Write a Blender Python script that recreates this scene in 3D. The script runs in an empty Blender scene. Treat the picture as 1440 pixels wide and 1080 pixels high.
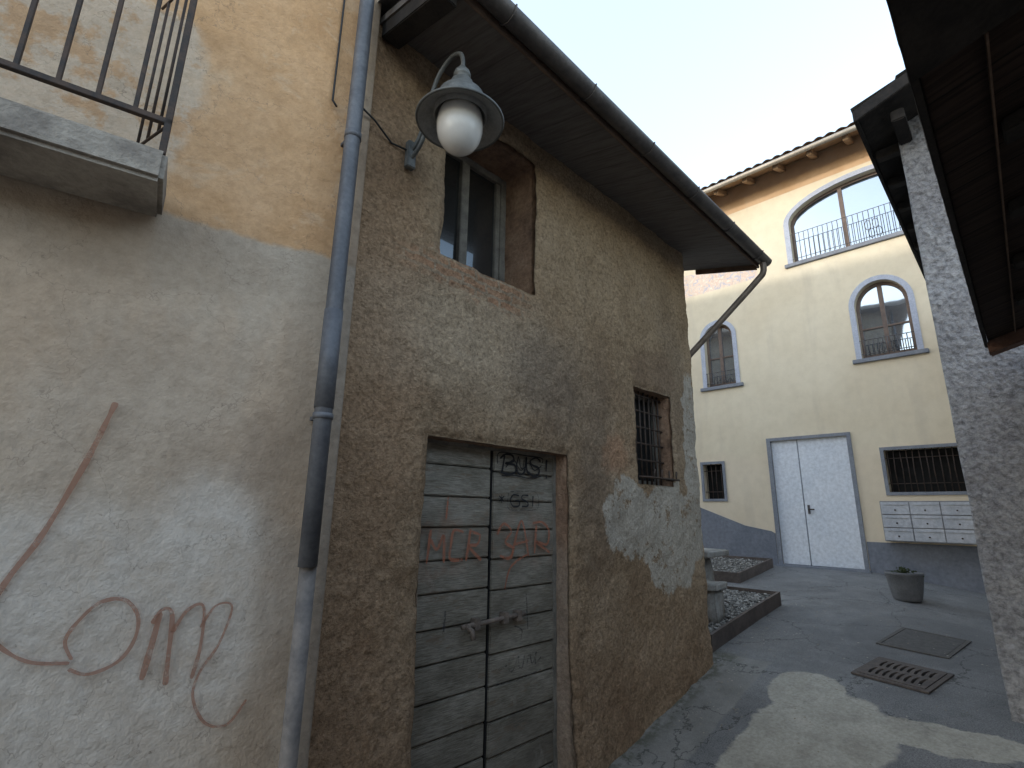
import bpy, bmesh, math, random
from mathutils import Vector, Matrix, noise
random.seed(7)
SC=bpy.context.scene
COL=SC.collection
sin,cos,rad=math.sin,math.cos,math.radians

# ------------------------------------------------------------------ materials
class M:
    def __init__(s,name):
        s.m=bpy.data.materials.new(name); s.m.use_nodes=True
        s.t=s.m.node_tree; s.t.nodes.clear()
        s.o=s.t.nodes.new("ShaderNodeOutputMaterial")
        s.b=s.t.nodes.new("ShaderNodeBsdfPrincipled")
        s.t.links.new(s.b.outputs[0],s.o.inputs[0])
        s.tc=s.t.nodes.new("ShaderNodeTexCoord"); s.P=s.tc.outputs['Object']
    def n(s,ty,**k):
        x=s.t.nodes.new(ty)
        for a,b in k.items(): setattr(x,a,b)
        return x
    def set(s,sock,v):
        if isinstance(v,bpy.types.NodeSocket): s.t.links.new(v,sock)
        elif isinstance(v,(tuple,list)) and len(v)==3 and sock.type=='RGBA': sock.default_value=(*v,1)
        else: sock.default_value=v
    def scale(s,v,vec=None):
        x=s.n("ShaderNodeVectorMath",operation='MULTIPLY'); s.set(x.inputs[0],vec or s.P); x.inputs[1].default_value=v; return x.outputs[0]
    def noise(s,sc,det=6,ro=.6,vec=None,dist=0,col=False):
        x=s.n("ShaderNodeTexNoise"); s.set(x.inputs['Vector'],vec or s.P); x.inputs['Scale'].default_value=sc
        x.inputs['Detail'].default_value=min(det,5); x.inputs['Roughness'].default_value=ro; x.inputs['Distortion'].default_value=dist
        return x.outputs['Color' if col else 'Fac']
    def vor(s,sc,feat='F1',vec=None,out='Distance'):
        x=s.n("ShaderNodeTexVoronoi",feature=feat); s.set(x.inputs['Vector'],vec or s.P); x.inputs['Scale'].default_value=sc
        return x.outputs[out]
    def mr(s,v,a,b,c=0.,d=1.,smooth=True):
        x=s.n("ShaderNodeMapRange"); 
        if smooth: x.interpolation_type='SMOOTHSTEP'
        s.set(x.inputs[0],v)
        for i,k in enumerate((a,b,c,d)): x.inputs[i+1].default_value=k
        return x.outputs[0]
    def math(s,op,a,b=0.):
        x=s.n("ShaderNodeMath",operation=op); s.set(x.inputs[0],a); s.set(x.inputs[1],b); return x.outputs[0]
    def mix(s,f,a,b,bl='MIX'):
        x=s.n("ShaderNodeMix",data_type='RGBA',blend_type=bl); s.set(x.inputs[0],f); s.set(x.inputs[6],a); s.set(x.inputs[7],b); return x.outputs[2]
    def ramp(s,f,st):
        x=s.n("ShaderNodeValToRGB"); s.set(x.inputs[0],f); e=x.color_ramp.elements
        e[0].position=st[0][0]; e[0].color=(*st[0][1],1); e[1].position=st[-1][0]; e[1].color=(*st[-1][1],1)
        for p,c in st[1:-1]:
            q=e.new(p); q.color=(*c,1)
        return x.outputs[0]
    def wob(s,amp,sc=3.,det=5):
        c=s.noise(sc,det,.65,col=True)
        a=s.n("ShaderNodeVectorMath",operation='SUBTRACT'); s.set(a.inputs[0],c); a.inputs[1].default_value=(.5,.5,.5)
        b=s.n("ShaderNodeVectorMath",operation='MULTIPLY'); s.set(b.inputs[0],a.outputs[0]); b.inputs[1].default_value=(amp,)*3
        d=s.n("ShaderNodeVectorMath",operation='ADD'); s.set(d.inputs[0],b.outputs[0]); s.set(d.inputs[1],s.P)
        return d.outputs[0]
    def blob(s,c,r,soft=.3,W=None):
        W=W or s.wob(.5)
        a=s.n("ShaderNodeVectorMath",operation='SUBTRACT'); s.set(a.inputs[0],W); a.inputs[1].default_value=c
        b=s.n("ShaderNodeVectorMath",operation='DIVIDE'); s.set(b.inputs[0],a.outputs[0]); b.inputs[1].default_value=r
        l=s.n("ShaderNodeVectorMath",operation='LENGTH'); s.set(l.inputs[0],b.outputs[0])
        return s.mr(l.outputs['Value'],1-soft,1+soft,1,0)
    def xyz(s,vec=None):
        x=s.n("ShaderNodeSeparateXYZ"); s.set(x.inputs[0],vec or s.P); return x.outputs
    def bump(s,h,st=.5,d=.01,prev=None):
        x=s.n("ShaderNodeBump"); s.set(x.inputs['Height'],h); x.inputs['Strength'].default_value=st; x.inputs['Distance'].default_value=d
        if prev: s.set(x.inputs['Normal'],prev)
        return x.outputs[0]
    def fin(s,col,rough=.85,nrm=None,metal=0.,spec=.3):
        s.set(s.b.inputs['Base Color'],col); s.set(s.b.inputs['Roughness'],rough); s.b.inputs['Metallic'].default_value=metal
        s.b.inputs['Specular IOR Level'].default_value=spec
        if nrm: s.set(s.b.inputs['Normal'],nrm)
        return s.m

BIG=50.
def simple(name,c1,c2,sc=8.,rough=.7,metal=0.,bs=.25,bsc=60.,bd=.003,spec=.3):
    m=M(name); f=m.mr(m.noise(sc,4,.65),.35,.65)
    g=m.noise(sc*9,3,.6)
    c=m.mix(f,c1,c2); c=m.mix(.35,c,m.ramp(g,[(.3,(.3,.3,.3)),(.7,(1,1,1))]),'MULTIPLY')
    return m.fin(c,rough,m.bump(m.noise(bsc,3,.6),bs,bd),metal,spec)

def mat_stone():
    m=M("roughcast_brown"); W=m.wob(.55,2.2); W2=m.wob(.38,6.5)
    c=m.ramp(m.noise(1.4,9,.74),[(.28,(.24,.16,.10)),(.44,(.335,.24,.155)),(.58,(.41,.305,.205)),(.75,(.48,.37,.265))])
    fine=m.noise(28,5,.78); pit=m.vor(50); spk=m.noise(90,3,.7)
    z=m.xyz(W)[2]
    c=m.mix(m.mr(z,1.5,.1,0,.45),c,(.29,.185,.12))
    c=m.mix(m.math('MULTIPLY',m.blob((1.35,2.5,2.3),(.35,BIG,2.2),.5,W),.45),c,(.41,.26,.16))
    c=m.mix(m.math('MULTIPLY',m.blob((4.2,2.5,3.9),(1.5,BIG,.9),.5,W),.35),c,(.43,.32,.20))
    c=m.mix(m.math('MULTIPLY',m.blob((2.1,2.5,2.75),(.75,BIG,.45),.5,W),.3),c,(.50,.42,.32))
    c=m.mix(m.math('MULTIPLY',m.blob((2.95,2.5,2.65),(.40,BIG,.42),.6,W),.5),c,(.22,.18,.145))
    c=m.mix(m.math('MULTIPLY',m.blob((3.55,2.5,2.0),(.22,BIG,.8),.6,W),.5),c,(.20,.155,.12))
    c=m.mix(m.math('MULTIPLY',m.blob((4.95,2.5,3.0),(.28,BIG,.9),.6,W),.45),c,(.22,.17,.125))
    c=m.mix(m.math('MULTIPLY',m.blob((4.55,2.5,3.05),(.42,BIG,.24),.2,W2),.5),c,(.23,.155,.105))
    dr=m.noise(4.,4,.65,vec=m.scale((1,1,.22))); c=m.mix(m.mr(dr,.56,.75,0,.25),c,(.18,.14,.105))
    br=m.n("ShaderNodeTexBrick"); mp=m.n("ShaderNodeMapping"); mp.inputs['Rotation'].default_value=(rad(90),0,0)
    m.set(mp.inputs[0],m.wob(.06,8,2)); m.set(br.inputs['Vector'],mp.outputs[0]); br.inputs['Scale'].default_value=1
    br.inputs['Brick Width'].default_value=.24; br.inputs['Row Height'].default_value=.07; br.inputs['Mortar Size'].default_value=.012
    br.inputs['Color1'].default_value=(.42,.21,.12,1); br.inputs['Color2'].default_value=(.35,.19,.115,1); br.inputs['Mortar'].default_value=(.32,.25,.185,1)
    c=m.mix(m.math('MULTIPLY',m.blob((2.15,2.5,3.2),(.55,BIG,.12),.35,W2),.65),c,br.outputs[0])
    c=m.mix(m.math('MULTIPLY',m.blob((3.85,2.5,2.15),(.20,BIG,.18),.5,W2),.6),c,(.45,.26,.16))
    g=m.math('MAXIMUM',m.blob((4.0,2.5,1.62),(.38,BIG,.32),.04,W2),m.blob((4.75,2.5,1.45),(.55,BIG,.50),.04,W2))
    g=m.math('MAXIMUM',g,m.blob((5.3,2.5,2.2),(.22,BIG,1.0),.04,W2))
    g=m.math('MULTIPLY',g,m.mr(m.noise(7,5,.78),.37,.44,.05,1))
    gc=m.ramp(m.noise(5,5,.7),[(.3,(.42,.375,.31)),(.7,(.60,.55,.475))])
    c=m.mix(m.math('MULTIPLY',g,.88),c,gc)
    rough=m.mix(m.math('MULTIPLY',g,.55),m.ramp(fine,[(.30,(.42,.39,.36)),(.48,(.92,.91,.89)),(.68,(1.35,1.32,1.27))]),(.95,.95,.95))
    c=m.mix(.85,c,rough,'MULTIPLY')
    c=m.mix(m.mr(pit,.40,.7,0,.25),c,m.mix(.6,c,(.03,.022,.016)))  # cavity shade put into the colour, strengthens the weak relief
    c=m.mix(m.mr(spk,.66,.74,0,.25),c,(.58,.50,.40))
    h=m.math('ADD',m.math('MULTIPLY',pit,-.3),m.math('ADD',m.math('MULTIPLY',fine,1.3),m.math('MULTIPLY',spk,.4)))
    return m.fin(c,.95,m.bump(h,1.,.019),0,.12)

def mat_reveal():
    m=M("reveal_brick_plaster"); 
    c=m.ramp(m.noise(4,8,.7),[(.3,(.16,.105,.075)),(.5,(.29,.185,.125)),(.7,(.38,.26,.18))])
    z=m.xyz(m.wob(.3,4))[2]
    c=m.mix(m.mr(z,1.55,1.2,0,.85),c,m.ramp(m.noise(5,5,.7),[(.3,(.24,.175,.13)),(.7,(.42,.34,.27))]))
    c=m.mix(.6,c,m.ramp(m.noise(30,6,.7),[(.3,(.4,.4,.4)),(.65,(1.1,1.1,1.1))]),'MULTIPLY')
    return m.fin(c,.95,m.bump(m.noise(35,4,.7),.9,.02),0,.12)

def mat_ochre():
    m=M("ochre_plaster"); W=m.wob(.3,2.5); W3=m.wob(.09,5); z=m.xyz(W3)[2]
    up=m.ramp(m.noise(1.8,9,.68),[(.25,(.41,.235,.12)),(.45,(.54,.33,.175)),(.6,(.62,.395,.225)),(.78,(.66,.47,.30))])
    up=m.mix(m.mr(m.noise(3.2,9,.7,dist=.6),.54,.62,0,.5),up,(.62,.445,.295))
    up=m.mix(m.math('MULTIPLY',m.blob((.0,2.7,3.6),(.42,BIG,.7),.08,W),.75),up,m.ramp(m.noise(4,8,.7),[(.42,(.54,.35,.21)),(.5,(.60,.51,.41)),(.62,(.62,.50,.38))]))
    lo=m.ramp(m.noise(1.5,5,.6),[(.28,(.41,.325,.245)),(.5,(.49,.40,.31)),(.72,(.56,.475,.38))])
    lo=m.mix(m.mr(m.noise(.9,5,.6,vec=m.scale((1.6,1.6,.6))),.48,.66,0,.45),lo,(.53,.38,.255))
    w=m.math('MAXIMUM',m.blob((.25,2.6,1.25),(.42,BIG,.42),.3,W),m.blob((.75,2.5,1.25),(.33,BIG,.5),.3,W))
    w=m.math('MAXIMUM',w,m.blob((.2,2.6,.55),(.6,BIG,.5),.4,W))
    lo=m.mix(m.math('MULTIPLY',w,m.mr(m.noise(5,5,.68),.3,.6,.45,.9)),lo,(.64,.59,.525))
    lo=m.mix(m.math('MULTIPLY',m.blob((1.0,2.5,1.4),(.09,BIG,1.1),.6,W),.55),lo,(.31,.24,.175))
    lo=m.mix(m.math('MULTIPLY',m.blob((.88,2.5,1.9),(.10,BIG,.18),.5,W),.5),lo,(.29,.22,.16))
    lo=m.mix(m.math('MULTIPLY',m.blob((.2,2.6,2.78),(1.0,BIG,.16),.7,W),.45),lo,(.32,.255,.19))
    f=m.mr(z,2.93,2.965)
    c=m.mix(f,lo,up)
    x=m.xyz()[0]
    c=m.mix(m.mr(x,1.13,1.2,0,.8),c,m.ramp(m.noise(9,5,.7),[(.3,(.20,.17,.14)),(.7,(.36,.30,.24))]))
    c=m.mix(.38,c,m.ramp(m.noise(22,8,.75),[(.3,(.55,.53,.5)),(.6,(1.05,1.05,1.05))]),'MULTIPLY')
    sp=m.mr(m.noise(55,3,.6),.68,.73); c=m.mix(m.math('MULTIPLY',sp,.45),c,(.16,.12,.09))
    vor=m.mr(m.vor(1.7,'DISTANCE_TO_EDGE',vec=m.wob(.5,3)),0,.006,.4,0); c=m.mix(vor,c,(.17,.13,.10))
    h=m.math('ADD',m.math('MULTIPLY',m.noise(7,4,.6),1.5),m.math('MULTIPLY',m.noise(60,4,.7),.45))
    return m.fin(c,.92,m.bump(h,.6,.016),0,.15)

def mat_yellow():
    m=M("cream_plaster"); W=m.wob(.25,2); z=m.xyz(W)[2]; z0=m.xyz()[2]
    c=m.ramp(m.noise(.8,7,.6),[(.3,(.66,.57,.42)),(.7,(.74,.655,.50))])
    c=m.mix(m.mr(z,2.95,2.7,0,.3),c,(.69,.56,.43))
    sal=m.math('MULTIPLY',m.mr(z0,6.55,6.6),m.mr(z0,7.15,7.1))
    lft=m.mr(m.xyz()[1],3.35,3.4)
    fr=m.ramp(m.noise(9,3,.5,dist=1.2),[(.40,(.42,.40,.52)),(.48,(.72,.60,.50)),(.56,(.62,.42,.36)),(.66,(.74,.70,.62))])
    c=m.mix(m.math('MULTIPLY',m.math('MULTIPLY',sal,lft),.75),c,fr)
    c=m.mix(m.mr(z0,8.27,8.29),c,m.ramp(m.noise(2,7,.6),[(.3,(.50,.32,.18)),(.7,(.60,.41,.26))]))
    c=m.mix(.3,c,m.ramp(m.noise(6,9,.7),[(.3,(.75,.73,.7)),(.6,(1,1,1))]),'MULTIPLY')
    st=m.mr(m.noise(3.,6,.6,vec=m.scale((1,1,.15))),.52,.75,0,.25)
    c=m.mix(st,c,(.46,.40,.32))
    return m.fin(c,.9,m.bump(m.noise(50,4,.7),.35,.006),0,.2)

def mat_grey_stucco():
    m=M("grey_roughcast"); 
    c=m.ramp(m.noise(1.6,9,.7),[(.3,(.29,.29,.305)),(.5,(.38,.385,.405)),(.72,(.48,.485,.50))])
    fine=m.noise(18,5,.75)
    c=m.mix(.8,c,m.ramp(fine,[(.33,(.36,.36,.37)),(.52,(1,1,1)),(.68,(1.3,1.3,1.3))]),'MULTIPLY')
    h=m.math('ADD',fine,m.math('MULTIPLY',m.vor(24),.5))
    return m.fin(c,.95,m.bump(h,1.,.04),0,.15)

def mat_ground():
    m=M("patched_asphalt"); W=m.wob(.22,3.5); 
    ag=m.noise(110,4,.8); ag2=m.vor(85)
    c=m.ramp(m.noise(1.1,9,.72),[(.3,(.14,.14,.14)),(.5,(.195,.194,.192)),(.7,(.25,.247,.24))])
    c=m.mix(.75,c,m.ramp(ag,[(.35,(.35,.35,.35)),(.6,(1.3,1.3,1.3))]),'MULTIPLY')
    c=m.mix(m.mr(ag2,.22,.05,0,.3),c,(.36,.35,.33))
    c=m.mix(m.mr(m.noise(4,5,.75),.58,.68,0,.35),c,(.11,.105,.095))
    x,y,z=m.xyz(m.wob(.10,3))
    s=m.math('MULTIPLY',m.mr(y,2.02,2.05),m.mr(x,5.75,5.68))
    cc=m.ramp(m.noise(2.5,9,.7),[(.3,(.19,.185,.17)),(.7,(.29,.28,.26))])
    cc=m.mix(.5,cc,m.ramp(ag,[(.35,(.5,.5,.5)),(.6,(1.1,1.1,1.1))]),'MULTIPLY')
    c=m.mix(s,c,cc)
    p=m.blob((5.3,1.62,.2),(.36,.30,BIG),.05,W)
    for a,b in (((4.75,1.38,0),(.6,.46,BIG)),((5.02,.75,0),(.20,.42,BIG)),((4.2,1.58,0),(.7,.27,BIG)),((5.12,.40,0),(.12,.3,BIG))):
        p=m.math('MAXIMUM',p,m.blob(a,b,.05,W))
    pc=m.ramp(m.noise(3.0,10,.75),[(.3,(.32,.295,.245)),(.5,(.42,.395,.335)),(.72,(.52,.49,.42))])
    pc=m.mix(.5,pc,m.ramp(m.noise(40,6,.7),[(.33,(.5,.5,.5)),(.6,(1.05,1.05,1.05))]),'MULTIPLY')
    c=m.mix(p,c,pc)
    q=m.blob((7.4,1.0,.2),(1.0,.75,BIG),.06,W); c=m.mix(m.math('MULTIPLY',q,.4),c,(.11,.11,.112))
    cr=m.mr(m.vor(.8,'DISTANCE_TO_EDGE',vec=m.wob(.5,2.5)),.0,.009,1,0)
    cr=m.math('MULTIPLY',cr,m.math('SUBTRACT',1.,m.math('MULTIPLY',p,.7)))
    c=m.mix(m.math('MULTIPLY',cr,.75),c,(.04,.04,.038))
    d=m.math('MULTIPLY',m.mr(y,2.25,2.45),m.mr(x,5.9,5.6)); c=m.mix(m.math('MULTIPLY',d,m.mr(m.noise(9,6,.7),.4,.6,0,.8)),c,(.07,.07,.045))
    h=m.math('ADD',m.math('MULTIPLY',ag,.6),m.math('MULTIPLY',m.noise(9,4,.6),1.0))
    ro=m.mr(m.noise(2,4,.6),.35,.65,.62,.9)
    return m.fin(c,ro,m.bump(h,.8,.012),0,.3)

def mat_door():
    m=M("weathered_grey_paint"); W2=m.wob(.3,9)
    c=m.ramp(m.noise(2.2,9,.7,vec=m.scale((1,1,2.2))),[(.3,(.155,.138,.11)),(.5,(.245,.225,.185)),(.7,(.36,.335,.285))])
    gr=m.noise(9,5,.7,vec=m.scale((1.2,1.,16)))
    c=m.mix(.75,c,m.ramp(gr,[(.35,(.42,.40,.37)),(.6,(1.1,1.1,1.1))]),'MULTIPLY')
    c=m.mix(m.mr(m.noise(4,8,.75,vec=m.scale((1,1,4))),.56,.66,0,.6),c,(.18,.13,.09))
    c=m.mix(m.mr(m.noise(2.4,5,.7,dist=.5),.60,.70,0,.45),c,(.42,.395,.345))
    z=m.xyz()[2]
    c=m.mix(m.mr(z,.6,-.1,0,.35),c,(.16,.145,.125))
    r=m.blob((2.85,2.6,1.47),(.42,BIG,.16),.8,W2); r=m.math('MAXIMUM',r,m.blob((2.1,2.6,1.44),(.3,BIG,.18),.8,W2))
    c=m.mix(m.math('MULTIPLY',m.math('MULTIPLY',r,m.mr(m.noise(6,5,.75,vec=m.wob(.1,5)),.44,.60)),.28),c,(.33,.17,.11))
    return m.fin(c,.85,m.bump(gr,.6,.008),0,.2)

def mat_spray(name,col,lo=.35,hi=.6,mx=.85,sc=14):
    m=M(name); t=m.n("ShaderNodeBsdfTransparent"); mx_=m.n("ShaderNodeMixShader")
    m.set(m.b.inputs['Base Color'],col); m.b.inputs['Roughness'].default_value=.85
    m.set(mx_.inputs[0],m.mr(m.noise(sc,8,.75),lo,hi,0,mx))
    m.t.links.new(t.outputs[0],mx_.inputs[1]); m.t.links.new(m.b.outputs[0],mx_.inputs[2]); m.t.links.new(mx_.outputs[0],m.o.inputs[0])
    return m.m

def mat_glass(name,gl=.35,base=(.02,.024,.03)):
    m=M(name); g=m.n("ShaderNodeBsdfGlossy"); g.inputs['Roughness'].default_value=.03; g.inputs['Color'].default_value=(.72,.86,1,1)
    x=m.n("ShaderNodeMixShader"); x.inputs[0].default_value=gl
    m.set(m.b.inputs['Base Color'],base); m.b.inputs['Roughness'].default_value=.2
    n=m.bump(m.noise(1.3,2,.5),.15,.02); m.set(g.inputs['Normal'],n)
    m.t.links.new(m.b.outputs[0],x.inputs[1]); m.t.links.new(g.outputs[0],x.inputs[2]); m.t.links.new(x.outputs[0],m.o.inputs[0])
    return m.m

def mat_planks(name,c1,c2,axis,w,rough=.85,gs=1.):
    m=M(name); p=m.xyz(); v=p[axis]
    fr=m.math('FRACT',m.math('DIVIDE',v,w)); gap=m.mr(m.math('ABSOLUTE',m.math('SUBTRACT',fr,.5)),.46,.49)
    idn=m.n("ShaderNodeTexWhiteNoise",noise_dimensions='1D'); m.set(idn.inputs['W'],m.math('FLOOR',m.math('DIVIDE',v,w)))
    s=[2.,2.,2.]; s[axis]=28.
    f=m.noise(1.5,5,.7,vec=m.scale(tuple(s)))
    c=m.mix(m.mr(f,.35,.65),c1,c2); c=m.mix(m.math('MULTIPLY',idn.outputs[0],.35*gs),c,m.mix(.5,c,(.02,.015,.01)))
    c=m.mix(m.math('MULTIPLY',gap,gs),c,(.012,.010,.008))
    return m.fin(c,rough,m.bump(m.math('SUBTRACT',f,m.math('MULTIPLY',gap,2.*gs)),.5,.006),0,.2)

MS=mat_stone(); MR=mat_reveal(); MO=mat_ochre(); MY=mat_yellow(); MG=mat_grey_stucco(); MGR=mat_ground(); MD=mat_door()
GLASS=mat_glass("window_glass",.42,(.025,.035,.05)); GLASSD=mat_glass("dusty_dark_glass",.07,(.022,.022,.022))
IRON=simple("dark_iron",(.05,.042,.038),(.09,.06,.045),20,.6,.3)
IRONG=simple("weathered_grey_iron",(.13,.125,.13),(.09,.08,.078),20,.6,.2)
RUSTI=simple("rusty_bolt_iron",(.25,.20,.165),(.16,.13,.11),14,.75,.2,.5,70,.004)
GRATE=simple("worn_cast_iron",(.15,.125,.11),(.11,.095,.09),14,.8,.2,.5,70,.004)
PIPE=simple("grey_painted_pipe",(.115,.12,.135),(.165,.17,.185),5,.5,.15,.2,30)
PIPEL=simple("dirty_plaster_coloured_pipe",(.25,.225,.205),(.15,.14,.135),5,.8,0)
COPPER=simple("grey_brown_copper",(.15,.12,.10),(.22,.18,.15),6,.5,.3)
GUT=simple("dark_gutter_metal",(.08,.073,.072),(.125,.113,.107),4,.5,.4)
WOODD=mat_planks("dark_weathered_boards",(.12,.106,.098),(.17,.155,.145),0,.24,.85,.25)
WOODN=mat_planks("old_brown_boards",(.022,.015,.013),(.05,.034,.028),0,.15)
BEAM=simple("brown_timber",(.14,.095,.07),(.20,.135,.095),7,.85,0,.6,25,.006)
BEAMD=simple("blackened_timber",(.02,.018,.017),(.04,.034,.03),7,.85,0,.6,25,.006)
ORW=simple("orange_brown_rafter_wood",(.40,.26,.15),(.30,.19,.11),7,.7)
TILE=simple("weathered_clay_tile",(.34,.27,.22),(.25,.21,.18),5,.9,0,.6,30,.01)
TILEG=simple("grey_stone_slab_roofing",(.12,.12,.12),(.2,.19,.18),5,.9,0,.6,30,.01)
SURR=simple("pale_blue_grey_trim",(.43,.46,.55),(.50,.53,.61),5,.85)
DKTRIM=simple("slate_grey_trim",(.21,.225,.26),(.26,.275,.305),5,.85)
BAND=simple("blue_grey_base_paint",(.175,.19,.225),(.22,.235,.27),2,.9,0,.3,50,.004)
WHITE=simple("white_painted_door",(.70,.74,.80),(.76,.79,.84),2,.4,0,.05)
WFR=simple("brown_window_wood",(.13,.095,.08),(.18,.13,.105),8,.55)
WFG=simple("grey_peeling_window_paint",(.22,.205,.18),(.14,.13,.115),9,.8)
STEEL=simple("brushed_aluminium",(.43,.455,.50),(.51,.53,.57),3,.5,.12,.05)
STEELD=simple("shaded_box_casing",(.22,.225,.24),(.28,.285,.3),3,.5,.1,.05)  # shade in the gaps between doors put into this darker casing
CONC=simple("stained_concrete",(.40,.355,.30),(.24,.21,.18),4,.95,0,.8,45,.01)
GRAN=simple("rough_granite",(.36,.34,.31),(.48,.465,.43),12,.95,0,.8,35,.01)
CORTEN=simple("dark_steel_edging",(.11,.09,.08),(.16,.13,.115),6,.7,.2)
POT=simple("grey_resin_planter",(.115,.115,.12),(.15,.15,.155),5,.7)
LEAF=simple("dull_green_leaf",(.05,.075,.035),(.10,.12,.05),20,.7)
LGREY=simple("lamp_grey_paint",(.115,.12,.118),(.17,.175,.17),7,.5,.2)
LINN=simple("lamp_shade_pale_grey",(.26,.265,.26),(.34,.34,.33),7,.55,.1)
BLK=simple("dark_void",(.008,.008,.008),(.014,.014,.014),5,.9)  # near-black colour standing in for unlit depth
CABLE=simple("black_cable",(.02,.02,.02),(.035,.035,.035),5,.6)
REDT=simple("reddish_timber",(.14,.08,.06),(.20,.115,.088),7,.85,0,.6,25,.006)
def mat_globe():
    m=M("opal_lamp_globe"); c=m.ramp(m.noise(5,5,.6),[(.3,(.60,.58,.55)),(.7,(.72,.70,.67))])
    m.b.inputs['Subsurface Weight'].default_value=.3; m.b.inputs['Subsurface Radius'].default_value=(.05,.05,.05)
    return m.fin(c,.22,None,0,.5)
GLOBE=mat_globe()
def mat_gravel():
    m=M("pebbles"); g=m.n("ShaderNodeNewGeometry")
    c=m.ramp(g.outputs['Random Per Island'],[(0,(.10,.095,.09)),(.35,(.20,.19,.17)),(.7,(.29,.275,.25)),(1,(.42,.40,.37))])
    return m.fin(c,.85,m.bump(m.noise(80,3,.6),.3,.002))
GRAV=mat_gravel()
def mat_gravbase():
    m=M("gravel_base"); v=m.vor(38,out='Color'); d=m.vor(38)
    c=m.mix(m.mr(d,.0,.6,0,.8),m.mix(m.xyz(v)[0],(.16,.15,.135),(.32,.30,.27)),(.06,.055,.05))
    return m.fin(c,.9,m.bump(d,-1.,.02))
GRAVB=mat_gravbase()
SPR=mat_spray("faded_red_brown_spray",(.32,.15,.095),.22,.50,.68,16)
SPRW=mat_spray("faint_red_overspray",(.44,.27,.19),.38,.62,.22,24)
SPR2=mat_spray("worn_red_spray_on_door",(.36,.13,.07),.28,.50,.75,26)
SPB=mat_spray("black_marker_paint",(.010,.010,.012),.15,.35,.97,30)
SPG=mat_spray("grey_worn_marker",(.05,.05,.055),.40,.55,.6,30)

# ------------------------------------------------------------------ helpers
def empty(name,loc,label,cat,group=None):
    e=bpy.data.objects.new(name,None); e.location=loc; e.empty_display_size=.2; COL.objects.link(e)
    e["label"]=label; e["category"]=cat
    if group: e["group"]=group
    return e
def subempty(name,loc,par,label=None):
    e=bpy.data.objects.new(name,None); e.location=loc; e.empty_display_size=.1; COL.objects.link(e)
    e.parent=par; e.matrix_parent_inverse=Matrix.Translation(-par.location)
    if label: e["label"]=label
    return e
def put(ob,parent=None,label=None):
    COL.objects.link(ob)
    if parent is not None:
        ob.parent=parent
        if parent.type=='EMPTY': ob.matrix_parent_inverse=Matrix.Translation(-parent.location)
    if label: ob["label"]=label
    return ob
def mesh(name,vs,fs,mats,parent=None,label=None,smooth=False,midx=None,recalc=True):
    me=bpy.data.meshes.new(name); me.from_pydata([tuple(v) for v in vs],[],fs)
    for m in (mats if isinstance(mats,(list,tuple)) else [mats]): me.materials.append(m)
    if midx: me.polygons.foreach_set('material_index',midx)
    if recalc:
        bm=bmesh.new(); bm.from_mesh(me); bmesh.ops.recalc_face_normals(bm,faces=bm.faces); bm.to_mesh(me); bm.free()
    if smooth: me.polygons.foreach_set('use_smooth',[True]*len(me.polygons))
    me.update()
    return put(bpy.data.objects.new(name,me),parent,label)
def boxes(name,bl,mat,parent=None,label=None,bev=.004,xf=None):
    bm=bmesh.new()
    for b in bl:
        x0,x1,y0,y1,z0,z1=b[:6]
        r=bmesh.ops.create_cube(bm,size=1); 
        for v in r['verts']:
            v.co=Vector((x0+(v.co.x+.5)*(x1-x0),y0+(v.co.y+.5)*(y1-y0),z0+(v.co.z+.5)*(z1-z0)))
    if bev: bmesh.ops.bevel(bm,geom=list(bm.edges),offset=bev,segments=2,affect='EDGES',clamp_overlap=True)
    if xf:
        for v in bm.verts: v.co=Vector(xf(*v.co))
        bmesh.ops.recalc_face_normals(bm,faces=bm.faces)
    me=bpy.data.meshes.new(name); bm.to_mesh(me); bm.free(); me.materials.append(mat)
    return put(bpy.data.objects.new(name,me),parent,label)
def each(name,bl,mat,parent=None,label=None,bev=.004,xf=None):
    for b in bl: boxes(name,[b],mat,parent,label,bev,xf)
def from_curve(cu,name,mat,parent,label,xf=None,smooth=False):
    tmp=bpy.data.objects.new("tmp",cu); COL.objects.link(tmp)
    dg=bpy.context.evaluated_depsgraph_get(); dg.update()
    me=bpy.data.meshes.new_from_object(tmp.evaluated_get(dg)); bpy.data.objects.remove(tmp)
    me.name=name
    if xf:
        for v in me.vertices: v.co=Vector(xf(*v.co))
    bm=bmesh.new(); bm.from_mesh(me); bmesh.ops.remove_doubles(bm,verts=bm.verts,dist=1e-5); bmesh.ops.recalc_face_normals(bm,faces=bm.faces); bm.to_mesh(me); bm.free()
    me.materials.clear(); me.materials.append(mat)
    me.polygons.foreach_set('use_smooth',[smooth]*len(me.polygons))
    return put(bpy.data.objects.new(name,me),parent,label)
def plate(name,loops,w0,w1,xf,mat,parent,label=None):
    cu=bpy.data.curves.new(name,'CURVE'); cu.dimensions='2D'; cu.fill_mode='BOTH'; cu.extrude=(w1-w0)/2
    for lp in loops:
        s=cu.splines.new('POLY'); s.points.add(len(lp)-1); s.use_cyclic_u=True
        for p,q in zip(s.points,lp): p.co=(q[0],q[1],0,1)
    mid=(w0+w1)/2
    return from_curve(cu,name,mat,parent,label,lambda u,v,w:xf(u,v,w+mid))
def tube(name,paths,r,mat,parent=None,label=None,res=6,cyc=False):
    cu=bpy.data.curves.new(name,'CURVE'); cu.dimensions='3D'; cu.bevel_depth=r; cu.bevel_resolution=res; cu.use_fill_caps=True
    for lp in paths:
        s=cu.splines.new('POLY'); s.points.add(len(lp)-1); s.use_cyclic_u=cyc
        for p,q in zip(s.points,lp): p.co=(*q,1)
    return from_curve(cu,name,mat,parent,label,None,True)
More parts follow.
